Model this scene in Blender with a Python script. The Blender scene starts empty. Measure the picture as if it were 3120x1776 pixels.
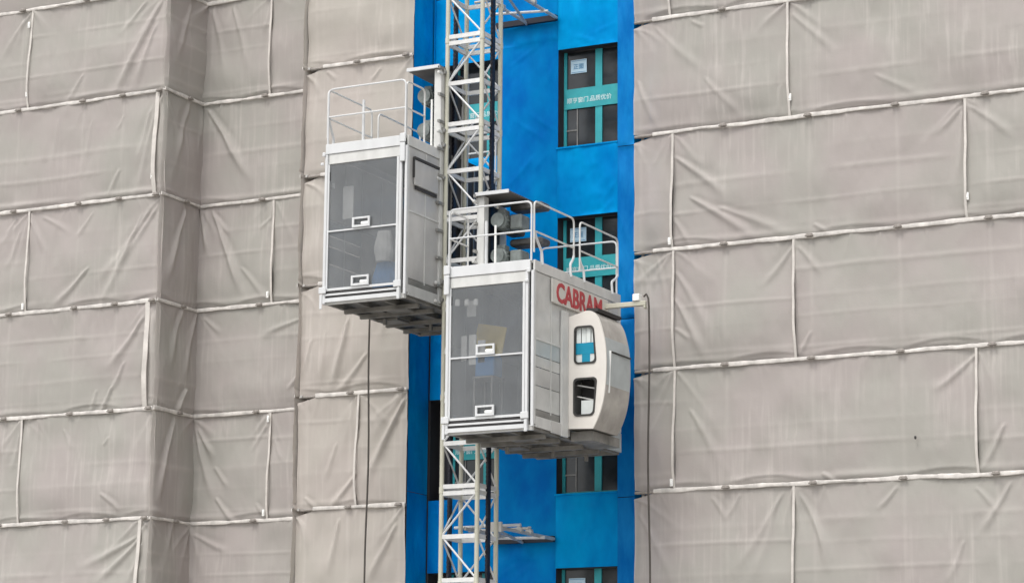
import bpy, bmesh, math, random
import numpy as np
from mathutils import Vector, Matrix

rng = random.Random(7)
S = bpy.context.scene
COL = S.collection

# ------------------------------------------------------------------ camera
YAW, PITCH, ROLL = math.radians(27.506), math.radians(11.289), math.radians(0.485)
d = Vector((-math.sin(YAW)*math.cos(PITCH), math.cos(YAW)*math.cos(PITCH), math.sin(PITCH)))
r0 = Vector((math.cos(YAW), math.sin(YAW), 0)); u0 = r0.cross(d)
rr = r0*math.cos(ROLL) + u0*math.sin(ROLL); uu = -r0*math.sin(ROLL) + u0*math.cos(ROLL)
cam = bpy.data.cameras.new('camera'); cam.lens = 90.0; cam.sensor_width = 36.0
cam.clip_start = 0.5; cam.clip_end = 2000
co = bpy.data.objects.new('camera', cam); COL.objects.link(co)
M = Matrix.Identity(4)
for i in range(3):
    M[i][0] = rr[i]; M[i][1] = uu[i]; M[i][2] = -d[i]
M[0][3], M[1][3], M[2][3] = 19.597, -36.196, 12.0
co.matrix_world = M
S.camera = co

# ------------------------------------------------------------------ light
SUN_EL, SUN_AZ = math.radians(60), math.radians(188)      # azimuth measured clockwise from +Y: behind and left of the camera
W = bpy.data.worlds.new('World'); S.world = W; W.use_nodes = True
nt = W.node_tree; nt.nodes.clear()
sky = nt.nodes.new('ShaderNodeTexSky'); sky.sky_type = 'NISHITA'; sky.sun_disc = False
sky.sun_elevation = SUN_EL; sky.sun_rotation = SUN_AZ
sky.air_density = 1.0; sky.dust_density = 4.0; sky.ozone_density = 1.0
hs = nt.nodes.new('ShaderNodeHueSaturation'); hs.inputs['Saturation'].default_value = 0.22
bg = nt.nodes.new('ShaderNodeBackground'); bg.inputs['Strength'].default_value = 0.15
wo = nt.nodes.new('ShaderNodeOutputWorld')
nt.links.new(sky.outputs[0], hs.inputs['Color']); nt.links.new(hs.outputs[0], bg.inputs[0]); nt.links.new(bg.outputs[0], wo.inputs[0])
sl = bpy.data.lights.new('sun', 'SUN'); sl.energy = 0.6; sl.angle = math.radians(14); sl.color = (1.0, 0.965, 0.92)
so = bpy.data.objects.new('sun', sl); COL.objects.link(so)
sdir = Vector((math.sin(SUN_AZ)*math.cos(SUN_EL), math.cos(SUN_AZ)*math.cos(SUN_EL), math.sin(SUN_EL)))
so.rotation_euler = sdir.to_track_quat('Z', 'Y').to_euler(); so.location = (0, -40, 60)
S.view_settings.view_transform = 'Standard'; S.view_settings.look = 'None'
S.view_settings.exposure = 0.76; S.view_settings.gamma = 1.0

# ------------------------------------------------------------------ materials
def srgb(r, g, b):
    f = lambda c: (c/255/12.92 if c/255 <= .04045 else ((c/255+.055)/1.055)**2.4)
    return (f(r), f(g), f(b), 1)

def mat(name, col, rough=0.6, metal=0.0, var=0.12, scale=3.0, col2=None, bump=0.0, stretch=None, spec=0.4, alpha=1.0):
    m = bpy.data.materials.new(name); m.use_nodes = True
    n = m.node_tree; b = n.nodes['Principled BSDF']
    tc = n.nodes.new('ShaderNodeTexCoord'); mp = n.nodes.new('ShaderNodeMapping')
    n.links.new(tc.outputs['Object'], mp.inputs[0])
    if stretch: mp.inputs['Scale'].default_value = stretch
    no = n.nodes.new('ShaderNodeTexNoise'); no.inputs['Scale'].default_value = scale
    no.inputs['Detail'].default_value = 6; no.inputs['Roughness'].default_value = 0.6
    n.links.new(mp.outputs[0], no.inputs['Vector'])
    rp = n.nodes.new('ShaderNodeValToRGB')
    c2 = col2 or tuple(c*(1-var*2) for c in col[:3]) + (1,)
    rp.color_ramp.elements[0].position = 0.32; rp.color_ramp.elements[1].position = 0.68
    rp.color_ramp.elements[0].color = c2; rp.color_ramp.elements[1].color = col
    n.links.new(no.outputs['Fac'], rp.inputs[0]); n.links.new(rp.outputs[0], b.inputs['Base Color'])
    b.inputs['Roughness'].default_value = rough; b.inputs['Metallic'].default_value = metal
    b.inputs['Specular IOR Level'].default_value = spec
    b.inputs['Alpha'].default_value = alpha
    if bump:
        bp = n.nodes.new('ShaderNodeBump'); bp.inputs['Strength'].default_value = bump; bp.inputs['Distance'].default_value = 0.02
        n.links.new(no.outputs['Fac'], bp.inputs['Height']); n.links.new(bp.outputs[0], b.inputs['Normal'])
    return m

def cloth_mat(name, c1, c2, dustc, transp, translu, rough=0.9):
    m = bpy.data.materials.new(name); m.use_nodes = True
    n = m.node_tree; n.nodes.clear(); L = n.links.new
    out = n.nodes.new('ShaderNodeOutputMaterial')
    tc = n.nodes.new('ShaderNodeTexCoord')
    big = n.nodes.new('ShaderNodeTexNoise'); big.inputs['Scale'].default_value = 0.55; big.inputs['Detail'].default_value = 4
    L(tc.outputs['Object'], big.inputs['Vector'])
    rp = n.nodes.new('ShaderNodeValToRGB'); rp.color_ramp.elements[0].position = .4; rp.color_ramp.elements[1].position = .6
    rp.color_ramp.elements[0].color = c1; rp.color_ramp.elements[1].color = c2
    L(big.outputs['Fac'], rp.inputs[0])
    # rain streaks: noise stretched along z
    mp = n.nodes.new('ShaderNodeMapping'); mp.inputs['Scale'].default_value = (13, 13, 0.55); L(tc.outputs['Object'], mp.inputs[0])
    st = n.nodes.new('ShaderNodeTexNoise'); st.inputs['Scale'].default_value = 1.0; st.inputs['Detail'].default_value = 3
    L(mp.outputs[0], st.inputs['Vector'])
    mr = n.nodes.new('ShaderNodeMapRange'); mr.inputs[1].default_value = .5; mr.inputs[2].default_value = .78; mr.inputs[3].default_value = 0; mr.inputs[4].default_value = 0.55
    L(st.outputs['Fac'], mr.inputs[0])
    n2 = n.nodes.new('ShaderNodeTexNoise'); n2.inputs['Scale'].default_value = 0.5; mp2 = n.nodes.new('ShaderNodeMapping'); mp2.inputs['Location'].default_value = (5, 3, 9)
    L(tc.outputs['Object'], mp2.inputs[0]); L(mp2.outputs[0], n2.inputs['Vector'])
    mr2 = n.nodes.new('ShaderNodeMapRange'); mr2.inputs[1].default_value = .42; mr2.inputs[2].default_value = .62
    L(n2.outputs['Fac'], mr2.inputs[0])
    mul = n.nodes.new('ShaderNodeMath'); mul.operation = 'MULTIPLY'; L(mr.outputs[0], mul.inputs[0]); L(mr2.outputs[0], mul.inputs[1])
    at = n.nodes.new('ShaderNodeAttribute'); at.attribute_name = 'dust'
    add = n.nodes.new('ShaderNodeMath'); add.operation = 'ADD'; add.use_clamp = True; L(mul.outputs[0], add.inputs[0]); L(at.outputs['Fac'], add.inputs[1])
    mx = n.nodes.new('ShaderNodeMixRGB'); mx.inputs[2].default_value = dustc
    L(add.outputs[0], mx.inputs[0]); L(rp.outputs[0], mx.inputs[1])
    di = n.nodes.new('ShaderNodeBsdfDiffuse'); L(mx.outputs[0], di.inputs[0])
    tr = n.nodes.new('ShaderNodeBsdfTranslucent'); L(mx.outputs[0], tr.inputs[0])
    fine = n.nodes.new('ShaderNodeTexNoise'); fine.inputs['Scale'].default_value = 26; fine.inputs['Detail'].default_value = 5
    L(tc.outputs['Object'], fine.inputs['Vector'])
    bp = n.nodes.new('ShaderNodeBump'); bp.inputs['Strength'].default_value = 0.25; bp.inputs['Distance'].default_value = 0.01
    L(fine.outputs['Fac'], bp.inputs['Height']); L(bp.outputs[0], di.inputs['Normal'])
    m1 = n.nodes.new('ShaderNodeMixShader'); m1.inputs[0].default_value = translu; L(di.outputs[0], m1.inputs[1]); L(tr.outputs[0], m1.inputs[2])
    tp = n.nodes.new('ShaderNodeBsdfTransparent')
    m2 = n.nodes.new('ShaderNodeMixShader'); m2.inputs[0].default_value = transp; L(m1.outputs[0], m2.inputs[1]); L(tp.outputs[0], m2.inputs[2])
    L(m2.outputs[0], out.inputs[0])
    return m

def sheet_mat(name, col, alpha, rough):      # dusty see-through door sheet / window pane
    m = mat(name, col, rough=rough, var=0.12, scale=2.2, alpha=alpha, spec=0.5)
    return m

MT = dict(
    net=cloth_mat('grey_net', (0.525, 0.478, 0.453, 1), (0.50, 0.482, 0.44, 1), (0.72, 0.675, 0.63, 1), 0.10, 0.25),
    net_warm=cloth_mat('warm_grey_net', (0.545, 0.495, 0.455, 1), (0.52, 0.487, 0.437, 1), (0.70, 0.65, 0.60, 1), 0.05, 0.22),
    hem=mat('net_hem', (0.72, 0.685, 0.64, 1), 0.85, var=0.2, scale=5),
    seam=mat('net_seam', (0.63, 0.595, 0.55, 1), 0.9, var=0.12, scale=4),
    selvedge=mat('net_selvedge', (0.58, 0.535, 0.49, 1), 0.9, var=0.1, scale=3),
    coupler=mat('rusty_coupler', (0.34, 0.31, 0.28, 1), 0.7, var=0.2, scale=20),
    clip=mat('white_plastic', (0.86, 0.86, 0.83, 1), 0.5, var=0.03),
    pipe=mat('galvanised_pipe', (0.55, 0.54, 0.51, 1), 0.5, 0.2, var=0.12, scale=6),
    plank=mat('scaffold_plank', (0.3, 0.27, 0.24, 1), 0.8),
    dark_wall=mat('unlit_render', (0.16, 0.15, 0.135, 1), 0.9, scale=1.5),
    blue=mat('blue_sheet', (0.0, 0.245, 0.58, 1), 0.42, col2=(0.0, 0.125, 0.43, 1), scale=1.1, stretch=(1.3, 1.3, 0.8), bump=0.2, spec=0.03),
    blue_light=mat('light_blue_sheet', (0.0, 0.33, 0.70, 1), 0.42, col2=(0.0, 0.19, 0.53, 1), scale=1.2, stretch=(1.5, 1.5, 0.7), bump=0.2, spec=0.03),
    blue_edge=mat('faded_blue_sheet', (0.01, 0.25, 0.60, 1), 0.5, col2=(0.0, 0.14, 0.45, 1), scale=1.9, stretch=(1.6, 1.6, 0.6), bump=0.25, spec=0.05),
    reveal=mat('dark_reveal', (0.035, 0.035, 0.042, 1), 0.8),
    teal=mat('teal_film', (0.045, 0.42, 0.45, 1), 0.5, col2=(0.03, 0.33, 0.37, 1), scale=4, bump=0.1),
    glass=mat('dark_window_glass', (0.032, 0.038, 0.042, 1), 0.12, var=0.3, scale=2, spec=0.5),
    sticker=mat('pale_sticker', (0.55, 0.74, 0.85, 1), 0.5, var=0.05),
    sticker_blue=mat('sticker_print', (0.10, 0.30, 0.50, 1), 0.5, var=0.05),
    lettering=mat('white_lettering', (0.66, 0.86, 0.86, 1), 0.5, var=0.1),
    white=mat('white_paint', (0.63, 0.64, 0.64, 1), 0.38, var=0.05, scale=5, stretch=(1, 1, .45)),
    mast_white=mat('mast_white_paint', (0.70, 0.70, 0.685, 1), 0.35, var=0.1, scale=6),
    cream=mat('cream_paint', (0.56, 0.55, 0.45, 1), 0.42, var=0.12, scale=5, stretch=(1, 1, .3)),
    grey=mat('light_grey_paint', (0.64, 0.64, 0.615, 1), 0.4, var=0.09, scale=5, stretch=(1, 1, .5)),
    panel=mat('grey_panel', (0.56, 0.55, 0.53, 1), 0.32, var=0.14, scale=1.4, stretch=(1, 1, .6), spec=0.5),
    panel_reflect=mat('reflection_band_panel', (0.52, 0.52, 0.50, 1), 0.3, var=0.12, scale=2),
    zinc=mat('dull_zinc', (0.33, 0.325, 0.305, 1), 0.45, 0.25, var=0.2, scale=3),
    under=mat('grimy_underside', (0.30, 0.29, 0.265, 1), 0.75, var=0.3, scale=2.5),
    plate=mat('dark_plate', (0.12, 0.11, 0.10, 1), 0.7, var=0.2),
    dark=mat('dark_steel', (0.05, 0.047, 0.047, 1), 0.6, var=0.2),
    black=mat('black_rack', (0.012, 0.012, 0.022, 1), 0.45, var=0.2),
    door=sheet_mat('dusty_door_sheet', (0.25, 0.265, 0.275, 1), 0.36, 0.2),
    poly=sheet_mat('clouded_side_sheet', (0.70, 0.70, 0.67, 1), 0.80, 0.22),
    motor=mat('motor_grey_green', (0.20, 0.225, 0.215, 1), 0.45, var=0.22, scale=8),
    motor_dark=mat('greasy_gearbox', (0.09, 0.085, 0.08, 1), 0.5, var=0.3, scale=9),
    beige=mat('beige_fibreglass', (0.75, 0.715, 0.66, 1), 0.32, var=0.06, scale=2),
    tan=mat('weathered_tan_panel', (0.49, 0.465, 0.425, 1), 0.25, var=0.18, scale=2.2),
    bluegrey=mat('blue_grey_panel', (0.49, 0.53, 0.53, 1), 0.3, var=0.12, scale=2),
    sign=mat('sign_board', (0.64, 0.62, 0.57, 1), 0.5, var=0.06),
    red=mat('red_lettering', (0.50, 0.055, 0.065, 1), 0.5, var=0.12, scale=8),
    cyan=mat('cyan_cloth', (0.01, 0.32, 0.50, 1), 0.7, var=0.1),
    curtain=mat('white_curtain', (0.80, 0.84, 0.82, 1), 0.8, var=0.06),
    seal=mat('window_seal', (0.05, 0.048, 0.045, 1), 0.6),
    cable=mat('dark_cable', (0.085, 0.075, 0.065, 1), 0.7, var=0.1),
    yellow=mat('yellow_board', (0.85, 0.62, 0.12, 1), 0.7),
    crate=mat('blue_crate', (0.03, 0.25, 0.60, 1), 0.6),
    sack=mat('pale_sack', (0.85, 0.85, 0.82, 1), 0.9, bump=0.3),
    ground=mat('site_ground', (0.36, 0.34, 0.31, 1), 0.95, scale=0.2),
)

# ------------------------------------------------------------------ builders
class MB:
    def __init__(s): s.v = []; s.f = []
    def box(s, x0, x1, y0, y1, z0, z1):
        i = len(s.v)
        s.v += [(x, y, z) for z in (z0, z1) for y in (y0, y1) for x in (x0, x1)]
        s.f += [tuple(i+k for k in q) for q in ((0,2,3,1),(4,5,7,6),(0,1,5,4),(2,6,7,3),(0,4,6,2),(1,3,7,5))]
        return s
    def bbox(s, x0, x1, y0, y1, z0, z1, b=0.01):        # box with chamfered edges, built as three crossing-free octagon prisms merged by hull
        bm = bmesh.new(); 
        for x in (x0, x1):
            for y in (y0, y1):
                for z in (z0, z1):
                    sx = b if x == x0 else -b; sy = b if y == y0 else -b; sz = b if z == z0 else -b
                    bm.verts.new((x, y+sy, z+sz)); bm.verts.new((x+sx, y, z+sz)); bm.verts.new((x+sx, y+sy, z))
        bmesh.ops.convex_hull(bm, input=bm.verts)
        i = len(s.v); bm.verts.index_update()
        s.v += [tuple(v.co) for v in bm.verts]; s.f += [tuple(i+v.index for v in f.verts) for f in bm.faces]
        bm.free(); return s
    def tube(s, pts, r, n=8, cap=True):
        pts = [Vector(p) for p in pts]; rings = []
        up = None
        for k, p in enumerate(pts):
            t = (pts[min(k+1, len(pts)-1)] - pts[max(k-1, 0)]).normalized()
            if up is None:
                up = Vector((0, 0, 1)) if abs(t.z) < .9 else Vector((1, 0, 0))
            a = t.cross(up).normalized(); b = a.cross(t).normalized(); up = b
            i = len(s.v)
            rad = r[k] if isinstance(r, (list, tuple)) else r
            for j in range(n):
                w = 2*math.pi*j/n; s.v.append(tuple(p + a*math.cos(w)*rad + b*math.sin(w)*rad))
            rings.append(i)
        for i0, i1 in zip(rings, rings[1:]):
            for j in range(n): s.f.append((i0+j, i0+(j+1) % n, i1+(j+1) % n, i1+j))
        if cap:
            s.f.append(tuple(rings[0]+j for j in range(n))[::-1]); s.f.append(tuple(rings[-1]+j for j in range(n)))
        return s
    def bar(s, p, q, w, h=None):                        # rectangular bar between two points
        h = h or w; p, q = Vector(p), Vector(q); t = (q-p).normalized()
        up = Vector((0, 0, 1)) if abs(t.z) < .95 else Vector((0, 1, 0))
        a = t.cross(up).normalized()*w/2; b = a.cross(t).normalized()*h/2
        i = len(s.v)
        for c in (p, q): s.v += [tuple(c-a-b), tuple(c+a-b), tuple(c+a+b), tuple(c-a+b)]
        s.f += [tuple(i+k for k in f) for f in ((3,2,1,0),(4,5,6,7),(0,1,5,4),(1,2,6,5),(2,3,7,6),(3,0,4,7))]
        return s
    def prism(s, prof, axis, a, b):                     # 2-D outline pushed along an axis
        n = len(prof); i = len(s.v)
        for c in (a, b):
            for p in prof:
                s.v.append((c, p[0], p[1]) if axis == 'x' else (p[0], c, p[1]) if axis == 'y' else (p[0], p[1], c))
        s.f.append(tuple(range(i, i+n))); s.f.append(tuple(range(i+2*n-1, i+n-1, -1)))
        for k in range(n): s.f.append((i+k, i+n+k, i+n+(k+1) % n, i+(k+1) % n))
        return s
    def mesh(s, name, m, smooth=False):
        me = bpy.data.meshes.new(name); me.from_pydata(s.v, [], s.f); me.materials.append(m)
        bm = bmesh.new(); bm.from_mesh(me); bmesh.ops.recalc_face_normals(bm, faces=bm.faces); bm.to_mesh(me); bm.free()
        if smooth:
            for p in me.polygons: p.use_smooth = True
            me.set_sharp_from_angle(angle=math.radians(40))
        return me
    def build(s, name, m, parent=None, smooth=False, label=None):
        return link(name, s.mesh(name, m, smooth), parent, label)

def link(name, me, parent=None, label=None, loc=None):
    o = bpy.data.objects.new(name, me); COL.objects.link(o); o.parent = parent
    if loc is not None: o.location = loc
    if label: o['label'] = label
    return o
def thing(name, label, cat, loc=(0, 0, 0), group=None):
    o = bpy.data.objects.new(name, None); COL.objects.link(o); o.location = loc; o.empty_display_size = .2
    o['label'] = label; o['category'] = cat
    if group: o['group'] = group
    return o
def tag(o, label, cat, group=None):
    o['label'] = label; o['category'] = cat
    if group: o['group'] = group
    return o
def struct(name, mb, m):
    o = mb.build(name, m); o['kind'] = 'structure'; return o

def round_path(pts, rad, n=5):                           # polyline with rounded corners
    pts = [Vector(p) for p in pts]; out = [pts[0]]
    for a, b, c in zip(pts, pts[1:], pts[2:]):
        u = (a-b).normalized()*rad; w = (c-b).normalized()*rad
        for k in range(n+1):
            t = k/n; out.append((b+u)*(1-t)**2 + b*2*t*(1-t) + (b+w)*t*t)
    return out + [pts[-1]]

def text_mesh(body, size, m, extrude=0.003, bold=0.0, name='lettering', sx=1.0):
    cu = bpy.data.curves.new(name, 'FONT'); cu.body = body; cu.size = size; cu.extrude = extrude; cu.offset = bold
    cu.align_x = 'LEFT'; cu.resolution_u = 3
    ob = bpy.data.objects.new(name, cu); COL.objects.link(ob)
    dg = bpy.context.evaluated_depsgraph_get(); me = bpy.data.meshes.new_from_object(ob.evaluated_get(dg))
    bpy.data.objects.remove(ob)
    me.materials.clear(); me.materials.append(m); me.name = name
    return me

# ------------------------------------------------------------------ ground
struct('ground', MB().box(-400, 400, -400, 400, -0.3, 0), MT['ground'])

# ------------------------------------------------------------------ scaffold netting
def smooth_noise(n_, m_, cells, seed):
    g = np.random.RandomState(seed).rand(cells[0]+3, cells[1]+3)
    x = np.linspace(0, cells[0], n_); y = np.linspace(0, cells[1], m_)
    xi = x.astype(int); yi = y.astype(int); fx = (x-xi); fy = (y-yi); fx = fx*fx*(3-2*fx); fy = fy*fy*(3-2*fy)
    A = g[np.ix_(xi, yi)]; B = g[np.ix_(xi+1, yi)]; Cc = g[np.ix_(xi, yi+1)]; D = g[np.ix_(xi+1, yi+1)]
    fx = fx[:, None]; fy = fy[None, :]
    return (A*(1-fx)+B*fx)*(1-fy) + (Cc*(1-fx)+D*fx)*fy - .5

FOLDS = {
'R': [(4.99, 24.8, 5.7, 24.0, 2), (2.55, 24.89, 3.45, 23.89, 1.5), (3.45, 23.89, 4.05, 23.13, 1.5), (2.21, 23.99, 2.55, 23.07, 2), (4.81, 23.56, 4.7, 23.05, 1.5), (3.2, 24.89, 3.4, 24.75, 2), (2.88, 22.6, 3.76, 21.8, 3), (2.85, 21.54, 3.1, 21.05, 2), (3.16, 21.88, 4.24, 21.05, 3), (3.65, 21.67, 4.89, 21.01, 2), (5.31, 21.2, 5.52, 21.03, 2), (7.82, 22.84, 7.41, 22.48, 2), (7.85, 22.83, 7.64, 21.5, 3), (7.93, 22.85, 8.65, 22.24, 2), (4.94, 20.85, 4.4, 20.24, 2), (5.02, 20.85, 5.41, 20.38, 2), (2.87, 20.65, 3.42, 19.63, 2), (2.87, 20.19, 3.36, 19.12, 3), (2.87, 19.67, 3.14, 19.45, 2), (2.59, 20.94, 2.84, 19.11, 1.5), (5.23, 19.44, 4.99, 19.05, 2), (7.94, 18.87, 7.26, 18.36, 2.5), (3.11, 18.32, 3.59, 17.46, 2), (2.72, 18.47, 2.36, 17.83, 1.5), (8.42, 16.87, 7.91, 16.06, 2.5), (8.35, 17.77, 7.99, 17.06, 3), (4.73, 16.88, 3.87, 15.66, 2), (4.65, 16.81, 4.18, 15.53, 1.5), (4.99, 16.84, 5.51, 15.82, 2.5), (3.99, 16.89, 3.72, 16.5, 1.5), (3.5, 16.86, 3.72, 16.5, 1.5), (6.62, 16.88, 6.31, 16.54, 2), (7.88, 16.8, 8.19, 16.45, 2), (5.24, 16.41, 5.46, 15.61, 2), (6.41, 23.57, 7.17, 23.07, 1.2), (5.38, 17.16, 5.63, 16.96, 2), (2.19, 16.67, 2.79, 15.5, 2), (7.66, 16.0, 7.43, 15.4, 2)],
'L': [(-7.58, 26.75, -8.75, 25.07, 4), (-7.68, 26.74, -8.26, 25.99, 3), (-7.72, 26.27, -8.23, 25.17, 3), (-7.99, 26.78, -8.59, 26.25, 2), (-7.77, 24.69, -8.15, 23.53, 3), (-7.68, 24.55, -8.16, 23.02, 2.5), (-8.46, 23.57, -8.75, 23.1, 2), (-8.42, 24.61, -8.56, 24.36, 1.5), (-10.9, 26.83, -11.0, 26.35, 2), (-7.57, 22.78, -8.62, 21.59, 2.5), (-7.93, 22.61, -8.87, 20.97, 3), (-7.72, 22.74, -8.86, 21.51, 2.5), (-10.51, 22.84, -10.18, 22.15, 2), (-10.22, 22.84, -9.6, 22.46, 1.5), (-9.05, 22.8, -9.46, 22.34, 1.5), (-9.06, 21.74, -9.9, 21.11, 3), (-10.72, 22.62, -11.03, 21.91, 2), (-7.78, 20.73, -8.56, 19.83, 3.5), (-8.2, 19.9, -8.48, 19.4, 2.5), (-8.46, 19.47, -8.77, 18.94, 3), (-8.82, 19.42, -8.98, 18.95, 2), (-7.78, 16.7, -8.96, 16.13, 2.5), (-7.75, 16.65, -8.58, 15.86, 3), (-7.69, 16.57, -7.92, 15.85, 3), (-8.47, 18.52, -8.59, 18.37, 1.5), (-9.53, 18.73, -9.35, 18.37, 1.5), (-8.6, 17.48, -8.16, 17.16, 2), (-9.37, 25.52, -9.85, 24.94, 1.5), (-10.86, 22.85, -11.07, 22.6, 2), (-10.56, 18.71, -10.71, 18.03, 2), (-9.94, 24.74, -10.11, 23.77, 1.2), (-9.14, 24.59, -9.4, 23.56, 1.2)],
'S': [(-7.36, 26.88, -6.93, 25.42, 2.5), (-6.89, 26.87, -6.42, 25.52, 3), (-7.44, 24.92, -6.38, 23.51, 5), (-6.06, 26.67, -6.14, 26.23, 1.5), (-7.24, 22.87, -6.36, 21.21, 5), (-7.45, 22.87, -7.21, 22.08, 3), (-7.15, 22.81, -6.8, 22.44, 3), (-6.53, 21.74, -5.88, 21.12, 2), (-5.87, 22.66, -6.1, 22.45, 1.5), (-7.32, 20.85, -6.91, 20.56, 2), (-7.45, 18.82, -6.92, 17.45, 4), (-6.92, 17.45, -6.42, 16.93, 3), (-7.36, 18.76, -6.98, 18.26, 3), (-5.84, 18.75, -6.12, 18.29, 2), (-7.55, 16.75, -7.37, 15.93, 2.5), (-7.37, 16.8, -6.58, 16.47, 2), (-6.97, 18.03, -6.63, 17.66, 2), (-5.16, 20.7, -5.95, 20.41, 2), (-5.11, 19.67, -5.36, 19.37, 2.5), (-5.65, 18.46, -5.44, 18.05, 2), (-6.03, 17.31, -5.75, 17.0, 2)],
'T': [(-3.43, 20.36, -3.71, 19.05, 4), (-3.0, 19.7, -3.59, 19.01, 2.5), (-4.16, 20.01, -4.31, 19.42, 2.5), (-2.27, 18.86, -2.91, 17.46, 5), (-3.18, 17.61, -3.69, 16.98, 3), (-2.38, 16.7, -2.87, 15.68, 3), (-3.54, 16.81, -3.66, 15.88, 3), (-3.97, 24.91, -3.78, 24.73, 2), (-2.86, 24.84, -3.04, 24.63, 2), (-4.23, 17.2, -3.96, 16.99, 2), (-3.61, 18.15, -3.78, 17.51, 1.5), (-3.89, 20.16, -3.94, 19.16, 1.5)],
'V': [(2.43, 26.87, 2.05, 25.64, 2.5), (2.65, 25.4, 2.09, 23.55, 3), (2.48, 22.89, 2.0, 21.4, 4), (2.62, 21.26, 2.18, 19.91, 4), (2.68, 19.49, 2.41, 18.92, 5), (2.41, 18.92, 1.9, 17.39, 5), (2.63, 17.36, 2.22, 16.41, 3), (2.91, 20.85, 2.59, 19.59, 3)],
'N': []}
LIFTS = list(range(1, 33, 2))
STD_R = [2.24, 3.76, 5.25, 6.74, 8.22, 9.72, 11.2, 12.7, 14.2, 15.7, 17.2, 18.7]
STD_L = [-22.9, -21.4, -19.9, -18.4, -16.9, -15.4, -13.9, -12.4, -10.9, -9.37, -8.44, -7.6]
STD_S = [-7.3, -6.04, -4.5]
STD_T = [-4.2, -3.31, -2.3]

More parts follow.
